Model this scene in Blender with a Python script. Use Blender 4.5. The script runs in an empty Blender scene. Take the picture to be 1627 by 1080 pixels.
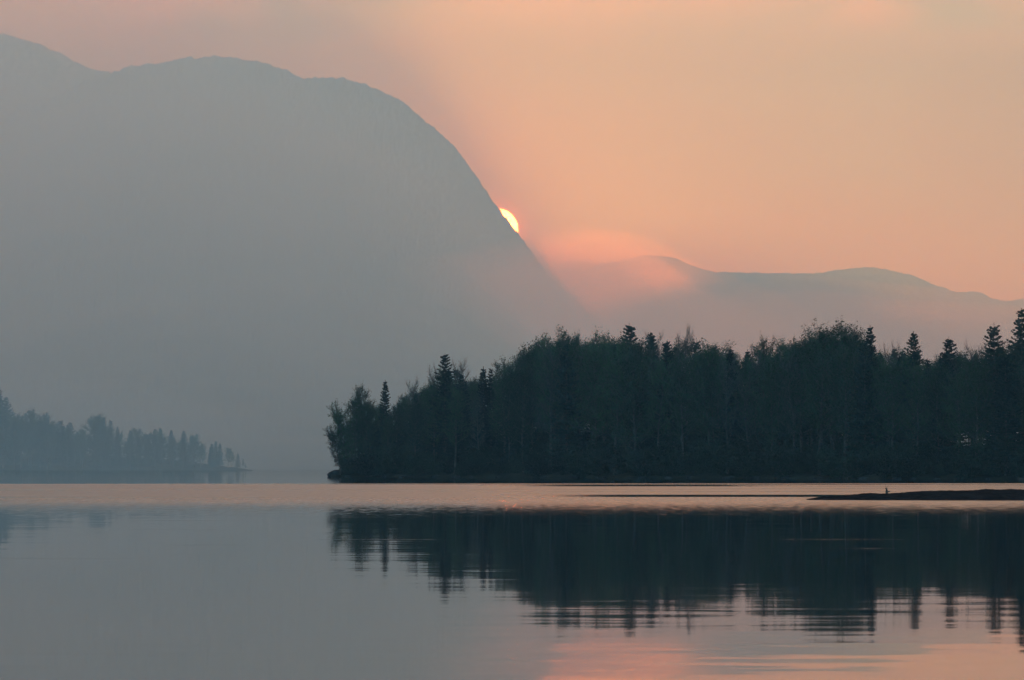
import bpy, math, random
import numpy as np
from mathutils import Vector, Matrix, noise as mnoise

# ------------------------------------------------------------------ basics
scene = bpy.context.scene
C = scene.collection
W, H, F = 1627.0, 1080.0, 5347.0          # photograph's pixels and focal length in pixels
HORIZON = 742.0                            # row of the horizon
CAM_Z = 1.7                                # metres above the lake
PITCH = math.atan((HORIZON - H / 2) / F)

def az(px):                                # pixel column -> x/y slope
    return (px - W / 2) / F
def el(py):                                # pixel row -> (z - CAM_Z)/y slope
    return (HORIZON - py) / F

def link(o, parent=None):
    C.objects.link(o)
    if parent is not None:
        o.parent = parent
    return o

def tag(o, label=None, cat=None, group=None, kind=None):
    if label: o["label"] = label
    if cat: o["category"] = cat
    if group: o["group"] = group
    if kind: o["kind"] = kind
    return o

def interp(pts, x):
    xs = [p[0] for p in pts]; ys = [p[1] for p in pts]
    return np.interp(x, xs, ys)

def smooth_interp(pts, x):
    """monotone-ish cubic (Catmull-Rom) through pts, numpy"""
    xs = np.array([p[0] for p in pts], float); ys = np.array([p[1] for p in pts], float)
    m = np.gradient(ys, xs)
    i = np.clip(np.searchsorted(xs, x) - 1, 0, len(xs) - 2)
    h = xs[i + 1] - xs[i]
    t = np.clip((x - xs[i]) / h, 0, 1)
    t2, t3 = t * t, t * t * t
    return (2*t3 - 3*t2 + 1) * ys[i] + (t3 - 2*t2 + t) * h * m[i] + (-2*t3 + 3*t2) * ys[i+1] + (t3 - t2) * h * m[i+1]

# value noise in numpy ------------------------------------------------------
def vnoise(x, y, seed=0):
    xi = np.floor(x).astype(np.int64); yi = np.floor(y).astype(np.int64)
    fx = x - xi; fy = y - yi
    fx = fx * fx * (3 - 2 * fx); fy = fy * fy * (3 - 2 * fy)
    def hsh(a, b):
        n = (a * 374761393 + b * 668265263 + seed * 974711) & 0xFFFFFFFF
        n = ((n ^ (n >> 13)) * 1274126177) & 0xFFFFFFFF
        n = n ^ (n >> 16)
        return (n & 0xFFFF) / 65535.0
    a = hsh(xi, yi); b = hsh(xi + 1, yi); c = hsh(xi, yi + 1); d = hsh(xi + 1, yi + 1)
    return (a * (1 - fx) + b * fx) * (1 - fy) + (c * (1 - fx) + d * fx) * fy

def fbm(x, y, seed=0, octv=4, gain=0.5):
    s = 0; a = 1.0; tot = 0
    for k in range(octv):
        s = s + a * (vnoise(x * 2**k, y * 2**k, seed + 17 * k) - 0.5); tot += a; a *= gain
    return s / tot * 2

# ------------------------------------------------------------------ materials
def new_mat(name):
    m = bpy.data.materials.new(name); m.use_nodes = True
    nt = m.node_tree
    for n in list(nt.nodes): nt.nodes.remove(n)
    out = nt.nodes.new("ShaderNodeOutputMaterial")
    return m, nt, out

def principled_noise(name, c1, c2, scale, rough=0.9, bump=0.0, detail=6, spec=0.1, vary=0.0):
    m, nt, out = new_mat(name)
    p = nt.nodes.new("ShaderNodeBsdfPrincipled")
    tc = nt.nodes.new("ShaderNodeTexCoord")
    nz = nt.nodes.new("ShaderNodeTexNoise"); nz.inputs["Scale"].default_value = scale; nz.inputs["Detail"].default_value = detail
    rp = nt.nodes.new("ShaderNodeValToRGB")
    rp.color_ramp.elements[0].position = 0.35; rp.color_ramp.elements[0].color = (*c1, 1)
    rp.color_ramp.elements[1].position = 0.65; rp.color_ramp.elements[1].color = (*c2, 1)
    nt.links.new(tc.outputs["Object"], nz.inputs["Vector"])
    nt.links.new(nz.outputs["Fac"], rp.inputs["Fac"])
    col = rp.outputs["Color"]
    if vary:                                    # each tree has its own tone
        oi = nt.nodes.new("ShaderNodeObjectInfo"); hs = nt.nodes.new("ShaderNodeHueSaturation"); mr = nt.nodes.new("ShaderNodeMapRange")
        mr.inputs["To Min"].default_value = 1 - vary; mr.inputs["To Max"].default_value = 1 + vary
        nt.links.new(oi.outputs["Random"], mr.inputs["Value"]); nt.links.new(mr.outputs[0], hs.inputs["Value"]); nt.links.new(col, hs.inputs["Color"])
        col = hs.outputs["Color"]
    nt.links.new(col, p.inputs["Base Color"])
    p.inputs["Roughness"].default_value = rough
    p.inputs["Specular IOR Level"].default_value = spec
    if bump:
        b = nt.nodes.new("ShaderNodeBump"); b.inputs["Strength"].default_value = bump; b.inputs["Distance"].default_value = 0.1
        nt.links.new(nz.outputs["Fac"], b.inputs["Height"]); nt.links.new(b.outputs["Normal"], p.inputs["Normal"])
    nt.links.new(p.outputs["BSDF"], out.inputs["Surface"])
    return m

M_bark = principled_noise("bark", (0.06, 0.058, 0.054), (0.15, 0.148, 0.14), 3.0)
M_leaf = principled_noise("spring_leaves", (0.03, 0.075, 0.034), (0.05, 0.105, 0.045), 0.6, 0.75, vary=0.5)
M_leaf_dark = principled_noise("summer_leaves", (0.024, 0.052, 0.03), (0.04, 0.075, 0.04), 0.6, 0.75, vary=0.5)
M_needle = principled_noise("needles", (0.018, 0.04, 0.034), (0.03, 0.058, 0.046), 0.8, 0.8, vary=0.5)
M_shrub = principled_noise("shrub_leaves", (0.018, 0.036, 0.026), (0.03, 0.055, 0.036), 0.9, 0.8, vary=0.5)
M_soil = principled_noise("forest_soil", (0.02, 0.022, 0.018), (0.04, 0.042, 0.03), 0.35, 0.95, 0.5, spec=0.0)
M_rock = principled_noise("shore_rock", (0.03, 0.032, 0.034), (0.065, 0.068, 0.07), 0.9, 0.9, 0.6, spec=0.0)
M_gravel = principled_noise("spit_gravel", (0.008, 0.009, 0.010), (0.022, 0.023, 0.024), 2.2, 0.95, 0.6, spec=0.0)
M_hill = principled_noise("mountain_forest", (0.035, 0.045, 0.03), (0.07, 0.075, 0.055), 0.006, 0.95)

# ------------------------------------------------------------------ mesh helpers
def mesh_from(name, V, Fc, mats, mat_idx=None, smooth=False):
    me = bpy.data.meshes.new(name)
    V = np.asarray(V, np.float32); n = len(V)
    me.vertices.add(n); me.vertices.foreach_set("co", V.ravel())
    sizes = [f.shape[1] for f in Fc]
    loops = np.concatenate([f.ravel() for f in Fc]).astype(np.int32)
    tot = np.concatenate([np.full(len(f), s, np.int32) for f, s in zip(Fc, sizes)])
    start = np.concatenate([[0], np.cumsum(tot)[:-1]]).astype(np.int32)
    me.loops.add(len(loops)); me.loops.foreach_set("vertex_index", loops)
    me.polygons.add(len(tot)); me.polygons.foreach_set("loop_start", start); me.polygons.foreach_set("loop_total", tot)
    for m in mats: me.materials.append(m)
    if mat_idx is not None:
        me.polygons.foreach_set("material_index", np.concatenate(mat_idx).astype(np.int32))
    me.polygons.foreach_set("use_smooth", np.full(len(tot), smooth, bool))
    me.update(calc_edges=True); me.validate()
    return me

def grid_mesh(name, X, Y, Z, mats, smooth=True):
    ny, nx = X.shape
    V = np.stack([X, Y, Z], -1).reshape(-1, 3)
    idx = np.arange(nx * ny).reshape(ny, nx)
    q = np.stack([idx[:-1, :-1], idx[:-1, 1:], idx[1:, 1:], idx[1:, :-1]], -1).reshape(-1, 4)
    return mesh_from(name, V, [q], mats, smooth=smooth)

class TreeMesh:
    """collects tapered 3-sided twigs and small leaf quads"""
    def __init__(self, rng):
        self.rng = rng; self.A = []; self.B = []; self.ra = []; self.rb = []; self.Q = []
    def seg(self, a, b, ra, rb):
        self.A.append(a); self.B.append(b); self.ra.append(ra); self.rb.append(rb)
    def leaves(self, centers, size, flat=0.0, axis=None):
        rng = self.rng; c = np.asarray(centers); n = len(c)
        if n == 0: return
        u = rng.normal(size=(n, 3)); u /= np.linalg.norm(u, axis=1)[:, None]
        if axis is not None:
            u = axis + 0.35 * u; u /= np.linalg.norm(u, axis=1)[:, None]
        w = rng.normal(size=(n, 3)); w[:, 2] *= (1 - flat)
        v = np.cross(u, w); v /= np.linalg.norm(v, axis=1)[:, None] + 1e-9
        s = size * rng.uniform(0.6, 1.4, n)[:, None]
        asp = rng.uniform(0.4, 0.75, n)[:, None]
        a = c - u * s; b = c + v * s * asp; d = c + u * s; e = c - v * s * asp
        self.Q.append(np.stack([a, b, d, e], 1))
    def build(self, name, mats, sides=3):
        V = []; faces = []; mi = []; off = 0
        if self.A:
            A = np.array(self.A); B = np.array(self.B); ra = np.array(self.ra); rb = np.array(self.rb)
            D = B - A; L = np.linalg.norm(D, axis=1)[:, None] + 1e-9; D = D / L
            ref = np.where(np.abs(D[:, 2:3]) < 0.9, np.array([[0, 0, 1.0]]), np.array([[1.0, 0, 0]]))
            U = np.cross(D, ref); U /= np.linalg.norm(U, axis=1)[:, None] + 1e-9
            Wv = np.cross(D, U)
            n = len(A); rings = []
            for k in range(sides):
                t = 2 * math.pi * k / sides
                rings.append(U * math.cos(t) + Wv * math.sin(t))
            P = np.concatenate([np.stack([A + r * ra[:, None] for r in rings], 1), np.stack([B + r * rb[:, None] for r in rings], 1)], 1)
            V.append(P.reshape(-1, 3))
            base = (np.arange(n) * 2 * sides)[:, None]
            fs = []
            for k in range(sides):
                k2 = (k + 1) % sides
                fs.append(base + np.array([[k, k2, sides + k2, sides + k]]))
            fq = np.concatenate(fs); faces.append(fq); mi.append(np.zeros(len(fq)))
            off = n * 2 * sides
        if self.Q:
            Q = np.concatenate(self.Q); n = len(Q)
            V.append(Q.reshape(-1, 3)); fq = off + np.arange(n * 4).reshape(n, 4)
            faces.append(fq); mi.append(np.ones(len(fq)) if self.A else np.zeros(len(fq)))
        return mesh_from(name, np.concatenate(V), faces, mats, mi)

def unit(v):
    return v / (np.linalg.norm(v) + 1e-9)

def broadleaf(seed, h, crown_from, spread, leaf, leaf_n, dome=1.0, bushy=1.0, lean=(0, 0), mat=None):
    """returns (trunk mesh, crown mesh); tree of height h"""
    rng = np.random.default_rng(seed)
    tr = TreeMesh(rng)
    n = 9
    pts = [np.array([0.0, 0.0, -0.6])]
    dx, dy = rng.normal(0, 0.03, 2)
    for i in range(1, n + 1):
        t = i / n
        dx += rng.normal(0, 0.02); dy += rng.normal(0, 0.02)
        pts.append(np.array([dx * h * t * 0.5 + lean[0] * t * t, dy * h * t * 0.5 + lean[1] * t * t, h * 0.86 * t]))
    r0 = 0.011 * h + 0.04
    rad = [r0 * (1.25 if i == 0 else 1) * (1 - 0.88 * (i / n)) for i in range(n + 1)]
    for i in range(n): tr.seg(pts[i], pts[i + 1], rad[i], rad[i + 1])
    # forked leaders
    trunk = tr.build("trunk", [M_bark], sides=6)
    cr = TreeMesh(rng); leaf_c = []
    P = np.array(pts)
    def trunk_at(z):
        f = np.clip(z / (h * 0.86) * n, 0, n - 1e-4); i = int(f); return P[i] + (P[i + 1] - P[i]) * (f - i)
    nl = int(22 * bushy)
    ang = rng.uniform(0, 6.28)
    for k in range(nl):
        t = (k + rng.uniform(0, 0.8)) / nl
        z = h * (crown_from + (0.84 - crown_from) * t)
        base = trunk_at(z)
        ang += 2.4 + rng.normal(0, 0.3)
        up = 0.35 + 0.75 * t + rng.normal(0, 0.1)
        prof = math.sin(math.pi * min(1, 0.22 + 0.62 * t)) ** 0.7 if dome > 0.5 else (0.55 + 0.3 * t)
        length = spread * prof * rng.uniform(0.75, 1.15) * (1.0 - 0.25 * t)
        d = unit(np.array([math.cos(ang), math.sin(ang), up]))
        p = base.copy(); segs = 5; r = 0.0035 * h * (1 - 0.5 * t) + 0.02
        for s in range(segs):
            q = p + d * length / segs
            cr.seg(p, q, r * (1 - s / segs * 0.8), r * (1 - (s + 1) / segs * 0.8))
            # side branches
            if s >= 1 or t > 0.6:
                for b in range(rng.integers(2, 4)):
                    bd = unit(d + rng.normal(0, 0.65, 3) + np.array([0, 0, 0.35]))
                    bl = length * rng.uniform(0.22, 0.42) * (1 - 0.35 * s / segs) + 0.4
                    bp = p + (q - p) * rng.uniform(0, 1)
                    for u in range(3):
                        bq = bp + bd * bl / 3
                        cr.seg(bp, bq, 0.022 * (1 - u * 0.25), 0.022 * (1 - (u + 1) * 0.25))
                        for w in range(3):
                            td = unit(bd + rng.normal(0, 0.6, 3) + np.array([0, 0, 0.3]))
                            tl = rng.uniform(0.35, 0.95)
                            if s == segs - 1: td = unit(td + np.array([0, 0, 0.6])); tl = rng.uniform(0.7, 1.7)
                            tp = bp + (bq - bp) * rng.uniform(0, 1)
                            te = tp + td * tl
                            cr.seg(tp, te, 0.012, 0.004)
                            m = rng.poisson(leaf_n)
                            if m:
                                f = rng.uniform(0.2, 1.1, m)[:, None]
                                leaf_c.append(tp + (te - tp) * f + rng.normal(0, 0.13, (m, 3)))
                        bp = bq; bd = unit(bd + rng.normal(0, 0.15, 3) + np.array([0, 0, 0.12]))
            p = q; d = unit(d + rng.normal(0, 0.14, 3) + np.array([0, 0, 0.13]))
    if leaf_c: cr.leaves(np.concatenate(leaf_c), leaf)
    crown = cr.build("crown", [M_bark, mat or M_leaf])
    zmax = max(v.co.z for v in crown.vertices)
    for me in (trunk, crown):
        co = np.empty(len(me.vertices) * 3, np.float32); me.vertices.foreach_get("co", co)
        co *= h / zmax; me.vertices.foreach_set("co", co); me.update()
    return trunk, crown

def conifer(seed, h, R, start=0.06, dense=1.0, droop=0.25, power=0.85):
    rng = np.random.default_rng(seed)
    tr = TreeMesh(rng)
    n = 8
    for i in range(n):
        a = i / n; b = (i + 1) / n
        tr.seg(np.array([0, 0, h * a - (0.6 if i == 0 else 0)]), np.array([0, 0, h * b]), 0.014 * h * (1 - a) + 0.012, 0.014 * h * (1 - b) + 0.012)
    trunk = tr.build("trunk", [M_bark], sides=6)
    cr = TreeMesh(rng)
    z = h * start; C_, AX = [], []
    while z < h * 0.985:
        t = z / h
        nb = rng.integers(5, 8)
        a0 = rng.uniform(0, 6.28)
        for k in range(nb):
            a = a0 + 6.283 * k / nb + rng.normal(0, 0.2)
            ln = R * ((1 - t) ** power) * rng.uniform(0.6, 1.15) + 0.12
            sl = 0.45 * t - droop * (1 - t) + rng.normal(0, 0.07)
            d = np.array([math.cos(a), math.sin(a), sl])
            side = np.array([-math.sin(a), math.cos(a), 0])
            b0 = np.array([0, 0, z + rng.normal(0, 0.08)])
            tip = b0 + d * ln + np.array([0, 0, 0.10 * ln])
            mid = b0 + d * ln * 0.55
            cr.seg(b0, mid, 0.03 * (1 - t) + 0.01, 0.02 * (1 - t) + 0.008); cr.seg(mid, tip, 0.02 * (1 - t) + 0.008, 0.004)
            m = int((7 + 13 * ln) * dense)
            f = rng.uniform(0.06, 1.03, m)
            base = np.where(f[:, None] < 0.55, b0 + (mid - b0) * (f[:, None] / 0.55), mid + (tip - mid) * ((f[:, None] - 0.55) / 0.45))
            w = (0.30 * ln * (1 - f * 0.75) + 0.05)[:, None] * rng.uniform(-1, 1, m)[:, None]
            pos = base + side * w + np.array([0, 0, -1.0]) * (np.abs(w) * 0.3 + rng.uniform(0, 0.18, m)[:, None])
            C_.append(pos); AX.append(np.repeat(unit(d)[None] * 0.7, m, 0) + side * np.sign(w) * 0.6 + np.array([0, 0, -0.25]))
        z += h * 0.021 * rng.uniform(0.8, 1.25) + 0.07
    cr.leaves(np.concatenate(C_), 0.2, axis=np.concatenate(AX))
    top = np.repeat(np.array([[0, 0, 1.0]]), 10, 0) * np.linspace(h * 0.95, h, 10)[:, None]
    cr.leaves(top, 0.12, axis=np.repeat(np.array([[0, 0, 1.0]]), 10, 0))
    return trunk, cr.build("crown", [M_bark, M_needle])

def shrub(seed, h, R):
    rng = np.random.default_rng(seed)
    st = TreeMesh(rng); fo = TreeMesh(rng); L = []
    for k in range(14):
        a = rng.uniform(0, 6.28); r = R * math.sqrt(rng.uniform(0, 1)) * 0.55
        p = np.array([math.cos(a) * r * 0.12, math.sin(a) * r * 0.12, -0.3]); d = unit(np.array([math.cos(a) * 0.75, math.sin(a) * 0.75, 1.0]))
        ln = h * rng.uniform(0.6, 1.0)
        for s in range(4):
            q = p + d * ln / 4
            st.seg(p, q, 0.03 - 0.006 * s, 0.024 - 0.006 * s)
            for b in range(4):
                bd = unit(d + rng.normal(0, 0.8, 3)); bl = rng.uniform(0.4, 1.0) * R * 0.5
                e = p + (q - p) * rng.uniform() + bd * bl
                fo.seg(p, e, 0.014, 0.004)
                L.append(p + (e - p) * rng.uniform(0.3, 1.1, 34)[:, None] + rng.normal(0, 0.13, (34, 3)))
            p = q; d = unit(d + rng.normal(0, 0.2, 3))
    fo.leaves(np.concatenate(L), 0.075)
    return st.build("stem", [M_bark]), fo.build("foliage", [M_bark, M_shrub])

# ------------------------------------------------------------------ setting: lake
def build_lake():
    me = bpy.data.meshes.new("lake")
    x0, x1, y0, y1 = -7800, 7800, -900, 13900
    xs = [x0, -1500, 1500, x1]; ys = [y0, 0, 400, 1500, 3000, 7000, y1]
    X, Y = np.meshgrid(xs, ys)
    o = link(bpy.data.objects.new("lake_water", grid_mesh("lake", X, Y, 0 * X, [lake_material()], smooth=False)))
    tag(o, "calm grey lake with a paler wind ruffled band", None, None, "structure")

def lake_material():
    m, nt, out = new_mat("lake_water")
    N = nt.nodes; Lk = nt.links
    def math_(op, a, b=None, c=None, clamp=False):
        n = N.new("ShaderNodeMath"); n.operation = op; n.use_clamp = clamp
        for i, v in enumerate((a, b, c)):
            if v is None: continue
            if isinstance(v, (int, float)): n.inputs[i].default_value = v
            else: Lk.new(v, n.inputs[i])
        return n.outputs[0]
    geo = N.new("ShaderNodeNewGeometry")
    sep = N.new("ShaderNodeSeparateXYZ"); Lk.new(geo.outputs["Position"], sep.inputs[0])
    x, y = sep.outputs[0], sep.outputs[1]
    def noise(sx, sy, detail, rough=0.5, off=0.0, seed=0.0, dist=0.0):
        mp = N.new("ShaderNodeMapping"); mp.vector_type = 'POINT'
        mp.inputs["Scale"].default_value = (sx, sy, 1); mp.inputs["Location"].default_value = (off, off * 0.7, seed)
        Lk.new(geo.outputs["Position"], mp.inputs["Vector"])
        n = N.new("ShaderNodeTexNoise"); n.inputs["Scale"].default_value = 1.0
        n.inputs["Detail"].default_value = detail; n.inputs["Roughness"].default_value = rough; n.inputs["Distortion"].default_value = dist
        Lk.new(mp.outputs[0], n.inputs["Vector"])
        return n
    def sstep(v, a, b):
        n = N.new("ShaderNodeMapRange"); n.interpolation_type = 'SMOOTHSTEP'
        n.inputs["From Min"].default_value = a; n.inputs["From Max"].default_value = b
        if isinstance(v, (int, float)): n.inputs["Value"].default_value = v
        else: Lk.new(v, n.inputs["Value"])
        return n.outputs[0]
    # --- where the breeze touches the water: between about 145 m and 365 m
    wob = noise(0.012, 0.02, 3).outputs["Fac"]
    yw = math_("ADD", y, math_("MULTIPLY", math_("SUBTRACT", wob, 0.5), 26))
    fine = noise(3.2, 0.3, 3, 0.65, 3.1).outputs["Fac"]
    near = sstep(math_("ADD", yw, math_("MULTIPLY", math_("SUBTRACT", fine, 0.5), 80)), 92, 190)
    near = math_("POWER", near, 1.7)
    xs_edge = math_("MULTIPLY", x, -0.12)
    far = sstep(math_("ADD", y, xs_edge), 345, 356)
    breeze = math_("MULTIPLY", near, math_("SUBTRACT", 1.0, far))
    # calm lanes inside the band
    def lane(xa, xb, yc, hw, taper=6.0):
        d = math_("ABSOLUTE", math_("SUBTRACT", y, yc))
        a = math_("SUBTRACT", 1.0, sstep(d, hw * 0.45, hw))
        b = math_("MULTIPLY", sstep(x, xa - taper, xa + taper), math_("SUBTRACT", 1.0, sstep(x, xb - taper, xb + taper)))
        return math_("MULTIPLY", a, b)
    l1 = lane(3.0, 24, 200, 11, 5.0)
    l2 = lane(2, 22, 312, 17, 6.0)
    l3 = lane(-26, 40, 335, 7, 10.0)
    lanes = math_("MAXIMUM", math_("MAXIMUM", l1, l2), math_("MULTIPLY", l3, 0.6))
    # slight calm streaks
    stre = sstep(noise(0.01, 0.09, 2, 0.5, 11.0).outputs["Fac"], 0.60, 0.72)
    breeze = math_("MULTIPLY", breeze, math_("SUBTRACT", 1.0, lanes))
    breeze = math_("MULTIPLY", breeze, math_("SUBTRACT", 1.0, math_("MULTIPLY", stre, 0.55)))
    # tiny cat's-paws on the calm water
    paws = sstep(noise(0.06, 0.5, 2, 0.5, 40.0).outputs["Fac"], 0.68, 0.71)
    paws = math_("MULTIPLY", paws, math_("MULTIPLY", sstep(y, 55, 75), math_("SUBTRACT", 1.0, near)))
    breeze_all = math_("MAXIMUM", breeze, math_("MULTIPLY", paws, 0.3))
    rough = math_("MULTIPLY_ADD", breeze_all, 0.25, 0.028)
    # --- ripple slopes
    r1 = noise(0.5, 1.6, 3, 0.55, 5.0, 1.0, 0.3).outputs["Color"]
    r2 = noise(0.10, 0.28, 2, 0.5, 9.0, 2.0, 0.2).outputs["Color"]
    r3 = noise(2.6, 0.42, 3, 0.6, 2.0, 3.0).outputs["Color"]
    def comps(c):
        s = N.new("ShaderNodeSeparateColor"); Lk.new(c, s.inputs[0])
        return math_("SUBTRACT", s.outputs[0], 0.5), math_("SUBTRACT", s.outputs[1], 0.5)
    a1, b1 = comps(r1); a2, b2 = comps(r2); a3, b3 = comps(r3)
    big = noise(0.02, 0.06, 2, 0.5, 21.0).outputs["Fac"]
    amp = math_("MULTIPLY_ADD", sstep(big, 0.38, 0.62), 0.8, 0.55)
    k1, k2, k3 = RIP
    sy = math_("MULTIPLY", amp, math_("ADD", math_("MULTIPLY", b1, k1), math_("MULTIPLY", b2, k2)))
    sx = math_("MULTIPLY", math_("ADD", math_("MULTIPLY", a1, k1), math_("MULTIPLY", a2, k2)), 0.35)
    sy = math_("ADD", sy, math_("MULTIPLY", math_("MULTIPLY", b3, k3), breeze_all))
    sx = math_("ADD", sx, math_("MULTIPLY", math_("MULTIPLY", a3, k3 * 0.6), breeze_all))
    cv = N.new("ShaderNodeCombineXYZ"); Lk.new(sx, cv.inputs[0]); Lk.new(sy, cv.inputs[1]); cv.inputs[2].default_value = 1.0
    nv = N.new("ShaderNodeVectorMath"); nv.operation = 'NORMALIZE'; Lk.new(cv.outputs[0], nv.inputs[0])
    p = N.new("ShaderNodeBsdfPrincipled")
    p.inputs["Base Color"].default_value = (0.006, 0.018, 0.023, 1)
    p.inputs["IOR"].default_value = 1.333
    Lk.new(rough, p.inputs["Roughness"]); Lk.new(nv.outputs[0], p.inputs["Normal"])
    Lk.new(p.outputs["BSDF"], out.inputs["Surface"])
    return m

RIP = (0.0105, 0.0045, 0.36)

# ------------------------------------------------------------------ setting: mountains
def ridge_fan(name, crest, px0, px1, nx, y_foot, y_crest, y_back, label, power=1.15, rough=1.0, seed=1, jag=2.5, foot_el=None):
    """height field on a fan of bearings: rises from the foot to the crest line, falls behind it"""
    px = np.linspace(px0, px1, nx); u = az(px)
    top = el(smooth_interp(crest, px)); top = np.maximum(top, -0.0002)
    t = np.concatenate([np.linspace(0, 1, 150) ** 0.9, 1 + np.linspace(0.02, 1, 26)])
    T, U = np.meshgrid(t, u, indexing="ij")
    TOP = np.repeat(top[None], len(t), 0)
    Yf = T.clip(0, 1) * (y_crest - y_foot) + y_foot + (T - 1).clip(0) * (y_back - y_crest)
    X = U * Yf
    prof = np.where(T <= 1, T.clip(0, 1) ** power, 1.0)
    n1 = fbm(X / 700, Yf / 700, seed, 5, 0.55)
    n2 = fbm(X / 90, Yf / 90, seed + 5, 3, 0.6)
    n3 = fbm(X / 11, Yf / 11, seed + 9, 3, 0.7)
    env = np.where(T <= 1, (T * (1.0 - T)).clip(0) * 4, 1.0)
    ribs = np.abs(fbm(U * 70 + 0.25 * n1, Yf / 2600, seed + 21, 4, 0.55))
    E = TOP * prof * (1 + (0.10 * n1 - 0.035 * ribs) * rough * env) + (n2 * 9 * rough * env) / y_crest
    E = np.where(T < 1, np.minimum(E, TOP * (1 - 0.06 * (1 - T).clip(0, 1))), TOP)
    bump = fbm(X / 38, Yf / 120 + 3.3, seed + 31, 5, 0.62)
    E = E + bump * 8.0 / y_crest * np.clip(T * 2 - 1, 0, 1)
    Z = E * Yf + CAM_Z * prof
    Z = Z + n3 * jag * np.minimum(1, T * 3) * (T <= 1.3)
    Z = np.where(T > 1, Z * (1 - ((T - 1).clip(0, 1)) ** 1.4) - 3, Z)
    Z[0] = -0.5
    me = grid_mesh(name, X, Yf, Z, [M_hill])
    o = link(bpy.data.objects.new(name, me))
    tag(o, label, None, None, "structure")
    return o

dome = [(-700, 300), (-300, 230), (-60, 190), (60, 160), (130, 128), (180, 111), (215, 101), (260, 95), (300, 89), (340, 88), (385, 92), (430, 102), (465, 114), (480, 121), (500, 122), (525, 120), (550, 124),
        (590, 137), (625, 152), (655, 172), (690, 203), (715, 226), (735, 247), (760, 285), (785, 320), (802, 341), (825, 372), (850, 406), (890, 455), (930, 500), (980, 555), (1040, 615), (1110, 680), (1200, 735), (1300, 744)]
left_peak = [(-800, 60), (-400, 20), (-150, 30), (0, 52), (25, 58), (60, 68), (90, 81), (110, 92), (135, 104), (175, 113), (230, 150), (300, 200), (420, 300), (560, 420), (700, 560), (800, 700)]
far_ridge = [(500, 600), (700, 530), (800, 492), (900, 440), (960, 420), (1000, 410), (1040, 405), (1085, 414), (1110, 426), (1150, 432), (1200, 432), (1260, 434), (1300, 433), (1340, 428), (1390, 425), (1420, 431), (1460, 441), (1500, 457), (1520, 463), (1550, 463), (1580, 473), (1600, 478), (1627, 474), (1700, 455), (1850, 440), (2200, 470), (2600, 560)]
build_lake()
ridge_fan("mountain", dome, -700, 1300, 1500, 2400, 9000, 10400, "great rounded mountain with the sun at its steep edge", 1.15, 1.0, 3, 7.0)
ridge_fan("mountain", left_peak, -800, 800, 420, 6500, 10300, 11600, "farther mountain shoulder behind the great dome", 1.1, 0.8, 8, 7.0)
ridge_fan("hills", far_ridge, 500, 2600, 700, 3500, 12500, 13800, "low distant ridge under the orange sky", 1.1, 0.8, 13, 2.0)

# ------------------------------------------------------------------ wooded point
SH0 = np.array([az(528) * 606, 606.0])       # tip of the point at the water
def shore_y(x):                               # front waterline of the point
    return 606 - (x - SH0[0]) * 1.28 + 2.2 * math.sin(x * 0.21) + 1.2 * math.sin(x * 0.53 + 1)
def ground_z(x, y):
    d = y - shore_y(x)
    dl = (x - SH0[0]) + 0.5
    edge = min(d, dl * 1.2, 78 - d)
    return float(np.clip(edge * 0.16, -0.8, 2.2 + 0.012 * max(0, d)))
def build_point():
    nx, ny = 240, 70
    X = np.zeros((ny, nx)); Y = X.copy(); Z = X.copy()
    for i in range(nx):
        x = SH0[0] - 3 + i * 0.62
        for j in range(ny):
            d = -4 + j * 1.25
            y = shore_y(x) + d
            X[j, i] = x; Y[j, i] = y; Z[j, i] = ground_z(x, y)
    Z += fbm(X / 1.6, Y / 1.6, 4, 4, 0.6) * 0.35 * np.clip(Z + 0.8, 0, 1)
    o = link(bpy.data.objects.new("ground", grid_mesh("ground", X, Y, Z, [M_soil])))
    tag(o, "dark low wooded point of land reaching into the lake", None, None, "structure")
build_point()

# ------------------------------------------------------------------ tree prototypes
rnd = random.Random(7)
PROTO = {}
def add_proto(kind, me_pair, h):
    PROTO.setdefault(kind, []).append((me_pair[0], me_pair[1], h))
for s in range(5): add_proto("round", broadleaf(100 + s, 22, 0.24, 5.4, 0.12, 3.0, 1.0, 1.3), 22)
for s in range(3): add_proto("narrow", broadleaf(200 + s, 21, 0.28, 3.9, 0.11, 2.5, 1.0, 1.15), 21)
for s in range(3): add_proto("bare", broadleaf(300 + s, 20, 0.28, 4.0, 0.10, 0.22, 0.0, 1.0), 20)
for s in range(2): add_proto("dark", broadleaf(400 + s, 20, 0.18, 5.2, 0.13, 3.4, 1.0, 1.3, mat=M_leaf_dark), 20)
for s in range(3): add_proto("spruce", conifer(500 + s, 22, 4.2, 0.08, 1.1, power=0.62), 22)
for s in range(2): add_proto("slim", conifer(520 + s, 19, 2.7, 0.10, 1.0, 0.3, power=0.66), 19)
add_proto("tip", broadleaf(603, 15, 0.12, 5.0, 0.14, 1.6, 0.0, 1.4, lean=(-2.2, -0.8)), 15)
for s in range(3): add_proto("shrub", shrub(700 + s, 2.6, 1.9), 2.6)
PARTN = {"shrub": ("stem", "foliage")}

def plant(kind, name, x, y, top_z=None, scale=None, wide=1.0, label=None, cat="tree", group=None, z=None, parts=True, variant=None, rot=None):
    v = PROTO[kind][variant if variant is not None else rnd.randrange(len(PROTO[kind]))]
    gz = ground_z(x, y) if z is None else z
    s = scale if scale is not None else (top_z - gz) / v[2]
    root = bpy.data.objects.new(name, None); root.empty_display_size = 0.5
    link(root); root.location = (x, y, gz); root.rotation_euler = (0, 0, rnd.uniform(0, 6.28) if rot is None else rot)
    root.scale = (s * wide, s * wide, s)
    tag(root, label, cat, group)
    pn = PARTN.get(kind, ("trunk", "crown"))
    for nm, me in zip(pn, v[:2]):
        link(bpy.data.objects.new(nm, me), root)
    return root

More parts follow.
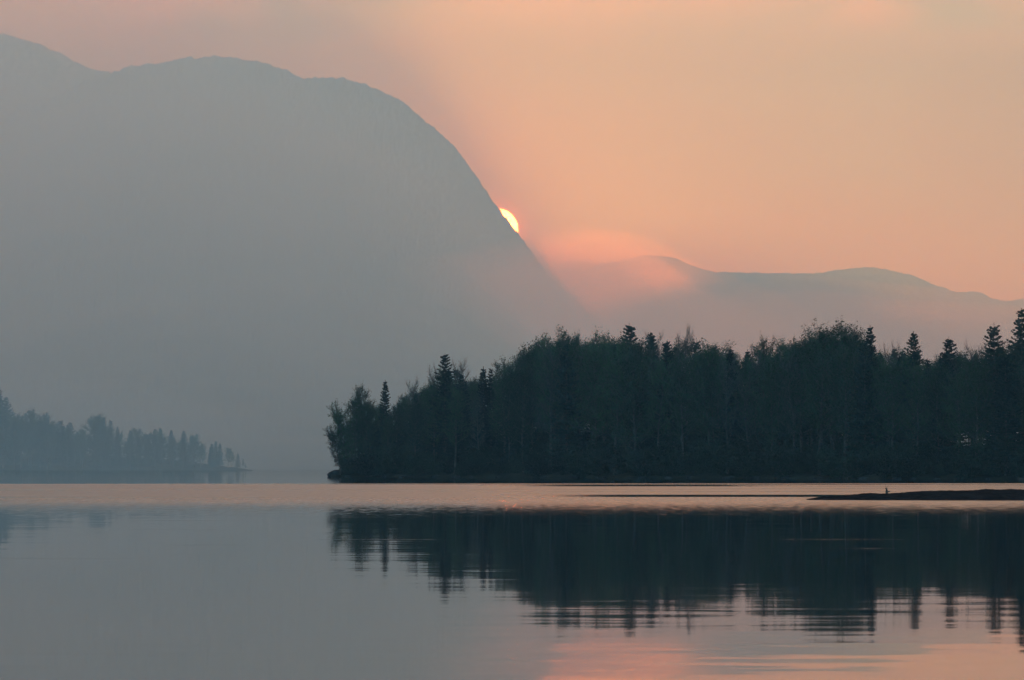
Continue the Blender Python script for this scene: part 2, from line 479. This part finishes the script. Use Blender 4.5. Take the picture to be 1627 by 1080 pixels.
def at_px(px, depth):
    """point on the point of land seen at column px, DEPTH metres behind its waterline"""
    u = az(px); y = 560.0
    for _ in range(30):
        y = 0.5 * y + 0.5 * (shore_y(u * y) + depth)
    return u * y, y

# trees one can pick out along the skyline: (column, top row, kind, depth, width factor, label, name)
HERO = [
 (553, 632, "tip", 4, 0.95, "leaning shore tree whose boughs overhang the water at the tip of the wooded point", "leaning_tree"),
 (541, 672, "tip", 2.5, 1.15, "lowest shore tree reaching out over the water at the very tip of the wooded point", "leaning_tree"),
 (566, 622, "narrow", 7, 1.1, "tree stepping up the slope behind the two leaning shore trees", "broadleaf_tree"),
 (578, 604, "narrow", 9, 0.95, "loose spring tree just left of the slim spruce near the tip", "broadleaf_tree"),
 (612, 604, "slim", 7, 0.92, "slim pointed spruce standing alone nearest the tip of the point", "spruce_tree"),
 (634, 628, "round", 12, 0.62, "short round tree just right of the slim spruce near the tip", "broadleaf_tree"),
 (658, 592, "bare", 10, 0.85, "thin bare twigged tree between the slim spruce and the broad dark spruce", "bare_tree"),
 (684, 572, "bare", 20, 0.8, "bare branched tree leaning on the left of the broad dark spruce", "bare_tree"),
 (707, 561, "spruce", 9, 1.1, "broad dark spruce rising on the lower left slope of the wood", "spruce_tree"),
 (732, 564, "bare", 14, 0.9, "wispy half bare tree directly right of the broad dark spruce", "bare_tree"),
 (768, 583, "slim", 8, 0.95, "small spruce tip in the dip of the skyline right of the broad spruce", "spruce_tree"),
 (802, 562, "narrow", 8, 1.0, "loose leafy tree at the foot of the high round crown", "broadleaf_tree"),
 (846, 532, "dark", 10, 0.8, "steep left shoulder tree of the high tree wall", "broadleaf_tree"),
 (880, 520, "round", 12, 0.95, "leafy round tree left of the pair of high crowns", "broadleaf_tree"),
 (907, 513, "round", 10, 1.0, "high round crown first on the left of the tall tree wall", "broadleaf_tree"),
 (943, 516, "narrow", 13, 1.15, "feathery crown beside the high round crown", "broadleaf_tree"),
 (1000, 514, "spruce", 12, 1.1, "dark spruce tip poking above the level canopy below the bright mist", "spruce_tree"),
 (1037, 520, "bare", 15, 0.9, "twiggy tree just right of the spruce tip below the bright mist", "bare_tree"),
 (1092, 510, "bare", 12, 0.85, "tall bare forked tree standing clear of the level canopy", "bare_tree"),
 (1143, 534, "round", 8, 1.0, "low rounded crown right of the tall bare forked tree", "broadleaf_tree"),
 (1210, 524, "narrow", 12, 1.1, "open spreading crown with sky showing through its left side", "broadleaf_tree"),
 (1248, 530, "narrow", 15, 1.0, "ragged crown between the open spreading crown and the great dome crown", "broadleaf_tree"),
 (1290, 520, "dark", 12, 0.9, "dark crown on the left flank of the great dome crown", "broadleaf_tree"),
 (1325, 499, "round", 9, 1.3, "great dome shaped crown, tallest broadleaf of the wood", "broadleaf_tree"),
 (1358, 508, "round", 13, 1.0, "round crown merging into the right of the great dome crown", "broadleaf_tree"),
 (1383, 517, "slim", 10, 0.85, "narrow spruce tip on the right flank of the great dome crown", "spruce_tree"),
 (1408, 536, "bare", 12, 0.8, "thin twigged tree in the dip right of the great dome crown", "bare_tree"),
 (1452, 527, "spruce", 10, 1.05, "pointed spruce standing alone in the dip right of the great dome crown", "spruce_tree"),
 (1508, 535, "spruce", 10, 1.05, "short spruce between two bare trees near the right end of the wood", "spruce_tree"),
 (1548, 531, "bare", 12, 0.8, "upright bare tree between the last two large spruces", "bare_tree"),
 (1580, 513, "spruce", 9, 1.1, "big broad spruce second from the right end of the wood", "spruce_tree"),
 (1624, 490, "spruce", 8, 1.0, "tallest spruce cut by the right edge of the photo", "spruce_tree"),
]
for px, py, kind, dep, wd, lab, nm in HERO:
    x, y = at_px(px, dep)
    plant(kind, nm, x, y, CAM_Z + el(py) * y, wide=wd, label=lab, group="skyline trees of the lakeside wood", rot=0.0 if kind == "tip" else None)

contour = [(520, 720), (540, 660), (560, 640), (580, 622), (600, 632), (640, 628), (655, 618), (680, 600), (707, 590), (740, 583), (760, 600), (790, 582), (820, 574), (835, 552), (850, 540), (900, 528), (950, 530),
           (1000, 535), (1050, 535), (1100, 542), (1130, 548), (1160, 548), (1180, 563), (1200, 552), (1250, 548), (1280, 532), (1325, 518), (1370, 530), (1400, 552), (1450, 556), (1500, 560), (1550, 558), (1580, 548), (1610, 540), (1700, 525)]
LAB = {"round": "full leafy tree standing inside the dense lakeside wood", "narrow": "slender leafy tree standing inside the dense lakeside wood",
       "dark": "dark heavy leaved tree standing inside the dense lakeside wood", "bare": "half bare tree standing inside the dense lakeside wood",
       "spruce": "spruce hidden among broadleaves inside the dense lakeside wood", "slim": "young slim spruce among broadleaves inside the dense lakeside wood"}
NAM = {"round": "broadleaf_tree", "narrow": "broadleaf_tree", "dark": "broadleaf_tree", "bare": "bare_tree", "spruce": "spruce_tree", "slim": "spruce_tree"}
count = 0
for row, dep in enumerate((5, 10, 16, 22, 29, 37, 46)):
    px = 548 + row * 9
    step = 36 if row < 4 else 40
    while px < 1690:
        p = px + rnd.uniform(-9, 9)
        x, y = at_px(p, dep + rnd.uniform(-2, 2))
        top = float(interp(contour, p)) - 8 + rnd.uniform(0, 22) + (10 if row == 0 else 0)
        if p < 640: top += 8
        kind = rnd.choices(["round", "narrow", "dark", "bare", "spruce", "slim"], [4.5, 4, 2.6, 2.6, 1.4, 0.6])[0]
        plant(kind, NAM[kind], x, y, CAM_Z + el(top) * y, wide=rnd.uniform(0.85, 1.05), label=LAB[kind], group="trees inside the lakeside wood")
        count += 1
        px += step
# underwood along the shore
for k in range(205):
    p = 545 + (1690 - 545) * (k % 115 + rnd.random()) / 115
    deep = k >= 115
    if deep: p = max(p, 600 + rnd.uniform(0, 60))
    x, y = at_px(p, rnd.uniform(12, 40) if deep else rnd.uniform(2.0, 9))
    plant("shrub", "shrub", x, y, scale=rnd.uniform(2.0, 3.6) if deep else rnd.uniform(0.7, 2.4), label="dark shrub of the underwood along the shore of the wooded point", cat="shrub", group="shrubs along the wooded shore")
# boulders at the waterline
def rock(seed, sx, sy, sz):
    rng = np.random.default_rng(seed)
    import bmesh
    bm = bmesh.new(); bmesh.ops.create_icosphere(bm, subdivisions=3, radius=1)
    for v in bm.verts:
        n = mnoise.noise(v.co * 1.3 + Vector((seed * 3.1, 0, 0))) * 0.35 + mnoise.noise(v.co * 3.1 + Vector((0, seed * 1.7, 0))) * 0.14
        v.co *= 1 + n; v.co.x *= sx; v.co.y *= sy; v.co.z *= sz
    me = bpy.data.meshes.new("rock"); bm.to_mesh(me); bm.free(); me.materials.append(M_rock)
    return me
ROCKS = [rock(i, 1.0, 0.8, 0.55) for i in range(4)]
xt, yt = float(SH0[0]), 606.0
big = link(bpy.data.objects.new("rock", rock(9, 1.9, 1.3, 1.0))); big.location = (xt + 1.2, yt + 1.5, 0.25)
tag(big, "dark sloping boulder at the very tip of the wooded point", "rock")
for k in range(34):
    p = 536 + 1090 * (k + rnd.random()) / 34
    x, y = at_px(p, rnd.uniform(-0.6, 1.2))
    o = link(bpy.data.objects.new("rock", ROCKS[k % 4])); s = rnd.uniform(0.25, 0.75)
    o.location = (x, y, 0.02); o.scale = (s * 1.6, s, s * 0.8); o.rotation_euler = (0, 0, rnd.uniform(0, 6.28))
    tag(o, "small rock at the waterline below the lakeside wood", "rock", "rocks along the wooded shore")

# ------------------------------------------------------------------ far wooded shore on the left
farc = [(-400, 560), (-120, 590), (0, 612), (12, 640), (30, 652), (55, 644), (80, 662), (100, 668), (120, 676), (140, 664), (158, 654), (175, 668), (195, 680), (240, 676), (270, 684), (300, 688), (340, 694), (370, 708), (395, 728), (408, 742)]
YF = 1750.0
def build_far_shore():
    X = np.zeros((30, 160)); Y = X.copy(); Z = X.copy()
    xe = az(401) * YF
    for i in range(160):
        x = -420 + (xe + 420) * i / 159
        for j in range(30):
            d = -6 + j * 8
            X[j, i] = x; Y[j, i] = YF + d
            Z[j, i] = np.clip(min(d, xe - x + 3 - max(d, 0) * 0.35) * 0.16, -0.6, 5 + d * 0.02)
    Z += fbm(X / 7, Y / 7, 4, 3) * 0.5 * np.clip(Z + 0.6, 0, 1)
    o = link(bpy.data.objects.new("far_shore", grid_mesh("far_shore", X, Y, Z, [M_soil])))
    tag(o, "hazy far shore at the left under the mountain", None, None, "structure")
build_far_shore()
FL = {"spruce": "hazy spruce in the faint far wood across the lake on the left", "slim": "hazy slim spruce in the faint far wood across the lake on the left", "round": "hazy leafy tree in the faint far wood across the lake on the left", "dark": "hazy dark leafy tree in the faint far wood across the lake on the left"}
for row, dep in enumerate((8, 18, 32)):
    px = -60 + row * 6
    while px < 399 - row * 6:
        p = px + rnd.uniform(-5, 5); y = YF + dep + rnd.uniform(-3, 3); x = az(p) * y
        top = min(float(interp(farc, p)) + rnd.uniform(-4, 20), 738)
        kind = rnd.choices(["spruce", "slim", "round", "dark"], [4, 1, 4, 3])[0]
        gz = 1.2 + row
        plant(kind, NAM[kind], x, y, CAM_Z + el(top) * y, wide=rnd.uniform(1.0, 1.4), z=gz, label=FL[kind], group="trees of the far shore wood")
        px += 14 + row * 3

# ------------------------------------------------------------------ gravel spit on the right
def build_spit():
    nx, ny = 260, 40
    X = np.zeros((ny, nx)); Y = X.copy(); Z = X.copy()
    x0 = az(1290) * 172
    for i in range(nx):
        s = i * 0.075
        x = x0 + s
        wdt = 1.4 + 9.5 * (1 - math.exp(-s / 5))
        hgt = 0.05 + 0.36 * (1 - math.exp(-s / 4.2)) + 0.012 * s
        yc = 172 + 2.5 + wdt * 0.5 - 0.15 * s
        for j in range(ny):
            v = j / (ny - 1) * 2 - 1
            X[j, i] = x; Y[j, i] = yc + v * wdt * 0.75
            Z[j, i] = hgt * (1 - abs(v) ** 2.2 * 1.35)
    Z += fbm(X / 0.9, Y / 1.6, 6, 4, 0.6) * 0.10 * np.clip((X - x0) * 0.6, 0, 1) * (Z > 0)
    Z[:, 0] = -0.2
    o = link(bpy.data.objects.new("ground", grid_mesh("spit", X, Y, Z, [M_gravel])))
    tag(o, "low dark gravel spit lying in the lake at the right", None, None, "structure")
    return x0
build_spit()
def driftwood():
    y = 178.0; x = az(1408) * y
    rng = np.random.default_rng(3); t = TreeMesh(rng)
    t.seg(np.array([0, 0, -0.1]), np.array([0.01, 0, 0.16]), 0.07, 0.055)
    t.seg(np.array([0.01, 0, 0.16]), np.array([-0.05, 0, 0.24]), 0.055, 0.03)
    t.seg(np.array([0.02, 0, 0.02]), np.array([0.2, 0.1, 0.07]), 0.05, 0.02)
    r = bpy.data.objects.new("tree_stump", None); link(r); r.location = (x, y, 0.36)
    tag(r, "small dark stump with a thin twig on the gravel spit", "stump")
    link(bpy.data.objects.new("stump_wood", t.build("stump_wood", [M_bark], 7)), r)
    tw = TreeMesh(rng)
    tw.seg(np.array([-0.03, 0, 0.2]), np.array([-0.06, 0, 0.42]), 0.008, 0.004); tw.seg(np.array([0.0, 0, 0.18]), np.array([0.1, 0, 0.38]), 0.008, 0.004)
    link(bpy.data.objects.new("twig", tw.build("twig", [M_bark], 5)), r)
driftwood()

# ------------------------------------------------------------------ haze
def build_haze():
    import bmesh
    bm = bmesh.new(); bmesh.ops.create_cube(bm, size=1)
    me = bpy.data.meshes.new("haze"); bm.to_mesh(me); bm.free()
    o = link(bpy.data.objects.new("haze", me))
    lo = Vector((-8000, -1000, -2.0)); hi = Vector((8000, 14200, HAZE_TOP))
    o.scale = hi - lo; o.location = (lo + hi) / 2
    m, nt, out = new_mat("haze")
    v = nt.nodes.new("ShaderNodeVolumePrincipled")
    v.inputs["Color"].default_value = (*HAZE_COL, 1)
    v.inputs["Absorption Color"].default_value = (1, 1, 1, 1)
    v.inputs["Density"].default_value = HAZE_DENS
    v.inputs["Anisotropy"].default_value = HAZE_G
    nt.links.new(v.outputs[0], out.inputs["Volume"])
    me.materials.append(m)
    tag(o, "pale evening haze over the lake and mountains", None, None, "stuff")
HAZE_TOP = 1500.0
HAZE_COL = (0.28, 0.7, 1.0); HAZE_DENS = 1.4e-4; HAZE_G = 0.55
build_haze()
FOG_DENS = 4.0e-4
MIST_L = 6300.0; MIST_R = 2900.0
MIST_COL = (0.35, 0.75, 1.0); MIST_DENS = 4.2e-4; MIST_G = 0.72
MIST_COL = (0.35, 0.75, 1.0); MIST_DENS = 4.2e-4; MIST_G = 0.72
def build_mist():
    # bank of mist over the far end of the lake and the valley: thick against the mountain, thinning out to the
    # right along the mountain's flank and with height
    ne, nu = 70, 150
    e = np.concatenate([np.linspace(-0.0027, 0.012, 16), np.linspace(0.016, 0.27, ne - 16)])
    px = np.linspace(-3200, 5000, nu) if False else np.concatenate([np.linspace(-3200, 200, 18), np.linspace(240, 1500, 100), np.linspace(1560, 5000, 32)])
    Ev, U = np.meshgrid(e, az(px), indexing="ij"); PX = np.repeat(px[None], ne, 0)
    row = HORIZON - Ev * F
    flank = smooth_interp([(-900, 300), (-300, 330), (0, 420), (100, 520), (200, 660), (300, 775), (380, 835), (450, 890), (520, 960), (650, 1010), (742, 1030), (800, 1040)], row)
    wid = smooth_interp([(-900, 900), (-200, 600), (100, 380), (250, 230), (330, 130), (400, 90), (520, 90), (650, 150), (800, 220)], row)
    side = np.clip(0.5 - (PX - flank) / (2 * wid), 0, 1); side = side * side * (3 - 2 * side)
    fade = np.clip((0.26 - Ev) / 0.16, 0, 1); fade = fade * fade * (3 - 2 * fade)
    bumps = 1 + 0.13 * fbm(PX / 260, row / 120, 77, 4)
    path = (MIST_R + (MIST_L - MIST_R) * side) * fade * bumps + 2
    low = np.clip(Ev / 0.03, 0, 1)
    path = path * (0.62 + 0.38 * low)
    Y0 = 640 + 1500 * Ev / 0.1; Y1 = Y0 + path
    lift = np.where(Ev <= 0, 0.12, 0)
    def P(Y): return np.stack([U * Y, Y, np.maximum(CAM_Z + Ev * Y, 0.12)], -1).reshape(-1, 3)
    V = np.concatenate([P(Y1), P(Y0)])
    nx, ny = nu, ne
    idx = np.arange(nx * ny).reshape(ny, nx); off = nx * ny
    top = np.stack([idx[:-1, :-1], idx[1:, :-1], idx[1:, 1:], idx[:-1, 1:]], -1).reshape(-1, 4)
    bot = top[:, ::-1] + off
    rim = np.concatenate([idx[0, :], idx[1:, -1], idx[-1, -2::-1], idx[-2:0:-1, 0]])
    r2 = np.roll(rim, -1)
    wall = np.stack([rim, r2, r2 + off, rim + off], -1)
    m, nt, out = new_mat("mist")
    v = nt.nodes.new("ShaderNodeVolumePrincipled")
    v.inputs["Color"].default_value = (*MIST_COL, 1); v.inputs["Absorption Color"].default_value = (1, 1, 1, 1)
    v.inputs["Density"].default_value = MIST_DENS; v.inputs["Anisotropy"].default_value = MIST_G
    nt.links.new(v.outputs[0], out.inputs["Volume"])
    o = link(bpy.data.objects.new("mist", mesh_from("mist", V, [np.concatenate([top, bot, wall])], [m], smooth=False)))
    tag(o, "pale mist filling the valley before the mountain", None, None, "stuff")
build_mist()
def fog_bank(name, label, crest, px0, px1, y0, y1, z_floor, col, dens, g, seed, bump=0.06, ramp=0.3, absorb=False):
    # rounded closed bank of fog: crest line given over bearings, lens shaped in depth
    nx, ny = 70, 24
    px = np.linspace(px0, px1, nx); u = az(px)
    v = np.linspace(0, 1, ny)
    lens = np.sqrt(np.clip(1 - (2 * v - 1) ** 2, 0, 1))[:, None]
    topz = (el(smooth_interp(crest, px)) * (y0 + y1) / 2)[None]
    ends = np.clip(np.minimum(px - px0, px1 - px) / (ramp * (px1 - px0)), 0, 1); ends = ends * ends * (3 - 2 * ends)
    Y = (y0 + y1) / 2 + (y1 - y0) * (v[:, None] - 0.5) * (0.03 + 0.97 * ends[None]); X = u[None] * Y
    Z = z_floor + np.maximum(topz - z_floor, 0) * lens * (ends[None] ** 0.3) * (1 + bump * fbm(X / 330, Y / 330, seed, 3)) + 1
    V = np.concatenate([np.stack([X, Y, Z], -1).reshape(-1, 3), np.stack([X, Y, 0 * Z + z_floor], -1).reshape(-1, 3)])
    idx = np.arange(nx * ny).reshape(ny, nx); off = nx * ny
    top = np.stack([idx[:-1, :-1], idx[:-1, 1:], idx[1:, 1:], idx[1:, :-1]], -1).reshape(-1, 4)
    rim = np.concatenate([idx[0, :], idx[1:, -1], idx[-1, -2::-1], idx[-2:0:-1, 0]]); r2 = np.roll(rim, -1)
    m, nt, out = new_mat(name)
    vol = nt.nodes.new("ShaderNodeVolumePrincipled")
    vol.inputs["Color"].default_value = (*col, 1); vol.inputs["Absorption Color"].default_value = (0, 0, 0, 1) if col[2] < 0.8 else (1, 1, 1, 1)
    vol.inputs["Density"].default_value = dens; vol.inputs["Anisotropy"].default_value = g
    nt.links.new(vol.outputs[0], out.inputs["Volume"])
    o = link(bpy.data.objects.new(name, mesh_from(name, V, [np.concatenate([top, top[:, ::-1] + off, np.stack([rim, rim + off, r2 + off, r2], -1)])], [m])))
    tag(o, label, None, None, "stuff")
flank_fog = [(-700, 520), (100, 486), (300, 470), (480, 450), (600, 432), (700, 415), (780, 396), (840, 381), (900, 369), (950, 366), (1000, 373), (1050, 392), (1100, 418), (1180, 452), (1300, 486), (1500, 520)]
glow_fog = [(560, 560), (700, 450), (800, 402), (860, 381), (920, 368), (955, 365), (1000, 372), (1050, 392), (1100, 421), (1160, 448), (1260, 478), (1480, 510)]
low_fog = [(760, 540), (900, 500), (1000, 470), (1150, 452), (1300, 458), (1420, 472), (1600, 486), (1800, 492), (2500, 505)]
def lowered(crest, d): return [(x, y + d * (1 + 0.3 * math.sin(x * 0.017 + d))) for x, y in crest]
for k in range(3):
    fog_bank("fog", "pale fog on the mountain's lower flank", lowered(flank_fog, 16 * k), -700 - 60 * k, 1500 - 40 * k, 5500 + 350 * k, 8600 - 250 * k, 40, (0.9, 0.93, 0.95), 3.8e-4, 0.78, 43 + 3 * k, 0.07)
    fog_bank("fog", "bright fog glowing over the low ridge right of the sun", lowered(glow_fog, 15 * k), 560 + 30 * k, 1480 - 50 * k, 6500 + 200 * k, 8950 - 120 * k, 60, (0.98, 0.9, 0.72), 3.4e-4, 0.84, 53 + 5 * k, 0.10)
for k in range(2):
    fog_bank("fog", "thin sunlit fog before the foot of the distant ridge", lowered(low_fog, 14 * k), 740 + 50 * k, 2600, 2700 + 300 * k, 5300 - 200 * k, 30, (0.95, 0.92, 0.85), 3.2e-4, 0.82, 63 + 5 * k, 0.12)
fog_bank("fog", "thin pale mist drifting before the far wood on the left", [(-900, 560), (0, 590), (300, 620), (480, 650), (600, 690)], -900, 640, 900, 1720, 0.1, (0.36, 0.74, 1.0), 2.4e-4, 0.6, 47, 0.04)

# ------------------------------------------------------------------ sky and sun
SUN_AZ = az(790); SUN_EL = math.atan(el(358) * math.cos(math.atan(SUN_AZ)))
sun_dir = Vector((SUN_AZ, 1, el(364))).normalized()
SKY_STR = 0.06; SUN_STR = 0.33
def build_world():
    w = bpy.data.worlds.new("World"); scene.world = w; w.use_nodes = True
    nt = w.node_tree; N = nt.nodes; Lk = nt.links
    for n in list(N): N.remove(n)
    def math_(op, a, b=None, c=None, clamp=False):
        n = N.new("ShaderNodeMath"); n.operation = op; n.use_clamp = clamp
        for i, v in enumerate((a, b, c)):
            if v is None: continue
            if isinstance(v, (int, float)): n.inputs[i].default_value = v
            else: Lk.new(v, n.inputs[i])
        return n.outputs[0]
    def sstep(v, a, b):
        n = N.new("ShaderNodeMapRange"); n.interpolation_type = 'SMOOTHSTEP'
        n.inputs["From Min"].default_value = a; n.inputs["From Max"].default_value = b
        Lk.new(v, n.inputs["Value"]); return n.outputs[0]
    def mix(f, a, b, mode='MIX'):
        n = N.new("ShaderNodeMix"); n.data_type = 'RGBA'; n.blend_type = mode
        for i, v in (("Factor", f), ("A", a), ("B", b)):
            if isinstance(v, (int, float)): n.inputs[i].default_value = v
            elif isinstance(v, tuple): n.inputs[i].default_value = (*v, 1)
            else: Lk.new(v, n.inputs[i])
        return n.outputs["Result"]
    out = N.new("ShaderNodeOutputWorld"); bg = N.new("ShaderNodeBackground")
    sky = N.new("ShaderNodeTexSky"); sky.sky_type = 'NISHITA'; sky.sun_disc = False
    sky.sun_elevation = math.asin(sun_dir.z); sky.sun_rotation = math.atan2(sun_dir.x, sun_dir.y)
    sky.air_density = 1.0; sky.dust_density = 2.0; sky.ozone_density = 1.0; sky.altitude = 500
    bg.inputs["Strength"].default_value = SKY_STR
    Lk.new(sky.outputs[0], bg.inputs["Color"])
    tc = N.new("ShaderNodeTexCoord")
    nm = N.new("ShaderNodeVectorMath"); nm.operation = 'NORMALIZE'; Lk.new(tc.outputs["Generated"], nm.inputs[0])
    d = nm.outputs[0]
    dt = N.new("ShaderNodeVectorMath"); dt.operation = 'DOT_PRODUCT'; dt.inputs[1].default_value = sun_dir
    Lk.new(d, dt.inputs[0]); cs = dt.outputs["Value"]
    sp = N.new("ShaderNodeSeparateXYZ"); Lk.new(d, sp.inputs[0]); dx, dy, dz = sp.outputs
    # veil of high thin cloud: warm low towards the sun, grey blue overhead and away from it
    def nz(sc, det, loc):
        mp = N.new("ShaderNodeMapping"); mp.inputs["Scale"].default_value = sc; mp.inputs["Location"].default_value = loc
        mp.inputs["Rotation"].default_value = (0, math.radians(-12), 0)
        Lk.new(d, mp.inputs["Vector"])
        n = N.new("ShaderNodeTexNoise"); n.inputs["Scale"].default_value = 1; n.inputs["Detail"].default_value = det; n.inputs["Roughness"].default_value = 0.45
        n.inputs["Distortion"].default_value = 0.4
        Lk.new(mp.outputs[0], n.inputs["Vector"]); return n.outputs["Fac"]
    cool = sstep(dz, 0.22, 0.55)
    away = sstep(math_("MULTIPLY", cs, -1.0), -0.6, 0.3)
    
    c1 = sstep(nz((9, 9, 26), 4, CLOUD_LOC), 0.35, 0.65)
    c2 = sstep(nz((22, 22, 70), 4, (3.3, 1.2, 7.7)), 0.35, 0.7)
    bank = math_("ADD", math_("MULTIPLY", c1, 0.75), math_("MULTIPLY", c2, 0.25))
    left = math_("MULTIPLY", sstep(math_("MULTIPLY", dx, -1.0), -0.02, 0.17), 0.75)
    low = math_("SUBTRACT", 1.0, sstep(dz, 0.045, 0.10))
    g = math_("MAXIMUM", math_("MULTIPLY", bank, math_("SUBTRACT", 1.0, math_("MULTIPLY", low, 0.75))), left)
    base = mix(sstep(dz, 0.05, 0.095), SKY_LOW, SKY_WARM); base = mix(sstep(dz, 0.115, 0.165), base, SKY_UP)
    warm = mix(g, base, SKY_GREY)
    glow = math_("POWER", math_("MAXIMUM", cs, 0.0), 900.0)
    warm = mix(glow, warm, SKY_GLOW)
    veil = mix(cool, warm, SKY_COOL); veil = mix(away, veil, SKY_EAST)
    # disc of the setting sun itself (half a degree wide)
    mr = N.new("ShaderNodeMapRange"); mr.inputs["From Min"].default_value = math.cos(math.radians(0.366)); mr.inputs["From Max"].default_value = math.cos(math.radians(0.33))
    Lk.new(cs, mr.inputs["Value"])
    veil = mix(math_("POWER", math_("MAXIMUM", cs, 0.0), 60000.0), veil, SUN_RIM)
    veil = mix(mr.outputs[0], veil, SUN_DISC)
    b2 = N.new("ShaderNodeBackground"); Lk.new(veil, b2.inputs["Color"]); b2.inputs["Strength"].default_value = 1.0
    ms = N.new("ShaderNodeMixShader"); ms.inputs[0].default_value = VEIL
    Lk.new(bg.outputs[0], ms.inputs[1]); Lk.new(b2.outputs[0], ms.inputs[2])
    Lk.new(ms.outputs[0], out.inputs["Surface"])
VEIL = 0.88
CLOUD_LOC = (0.7, 0.2, 3.0)
SKY_LOW = (0.05, 0.05, 0.0); SKY_WARM = (0.0, 0.05, 0.01); SKY_UP = (1.05, 0.64, 0.26); SKY_GREY = (0.0, 0.16, 0.14); SKY_GLOW = (0.2, 0.3, 0.03); SKY_COOL = (0.62, 0.505, 0.60); SKY_EAST = (0.05, 0.21, 0.31)
SUN_DISC = (50.0, 30.0, 13.0); SUN_RIM = (2.0, 1.0, 0.15)
build_world()
sl = bpy.data.lights.new("sun", 'SUN'); sl.energy = SUN_STR; sl.angle = math.radians(0.53); sl.color = (1.0, 0.63, 0.04)
so = link(bpy.data.objects.new("sun", sl)); lamp_dir = Vector((az(768), 1, el(370))).normalized()
so.rotation_euler = lamp_dir.to_track_quat('Z', 'Y').to_euler(); so.location = (0, 0, 400)

# ------------------------------------------------------------------ camera
cd = bpy.data.cameras.new("camera"); cd.sensor_width = 36; cd.lens = F / W * 36; cd.clip_start = 0.1; cd.clip_end = 30000
cam = link(bpy.data.objects.new("camera", cd)); cam.location = (0, 0, CAM_Z); cam.rotation_euler = (math.pi / 2 + PITCH, 0, 0)
scene.camera = cam

scene.view_settings.view_transform = 'Standard'; scene.view_settings.look = 'None'
scene.view_settings.exposure = 0.9; scene.view_settings.gamma = 1.0
scene.render.engine = 'CYCLES'
cy = scene.cycles
cy.use_denoising = True
cy.max_bounces = 6; cy.diffuse_bounces = 2; cy.glossy_bounces = 3; cy.volume_bounces = 1; cy.transparent_max_bounces = 8
cy.use_adaptive_sampling = True; cy.adaptive_threshold = 0.02
cy.sample_clamp_indirect = 4.0
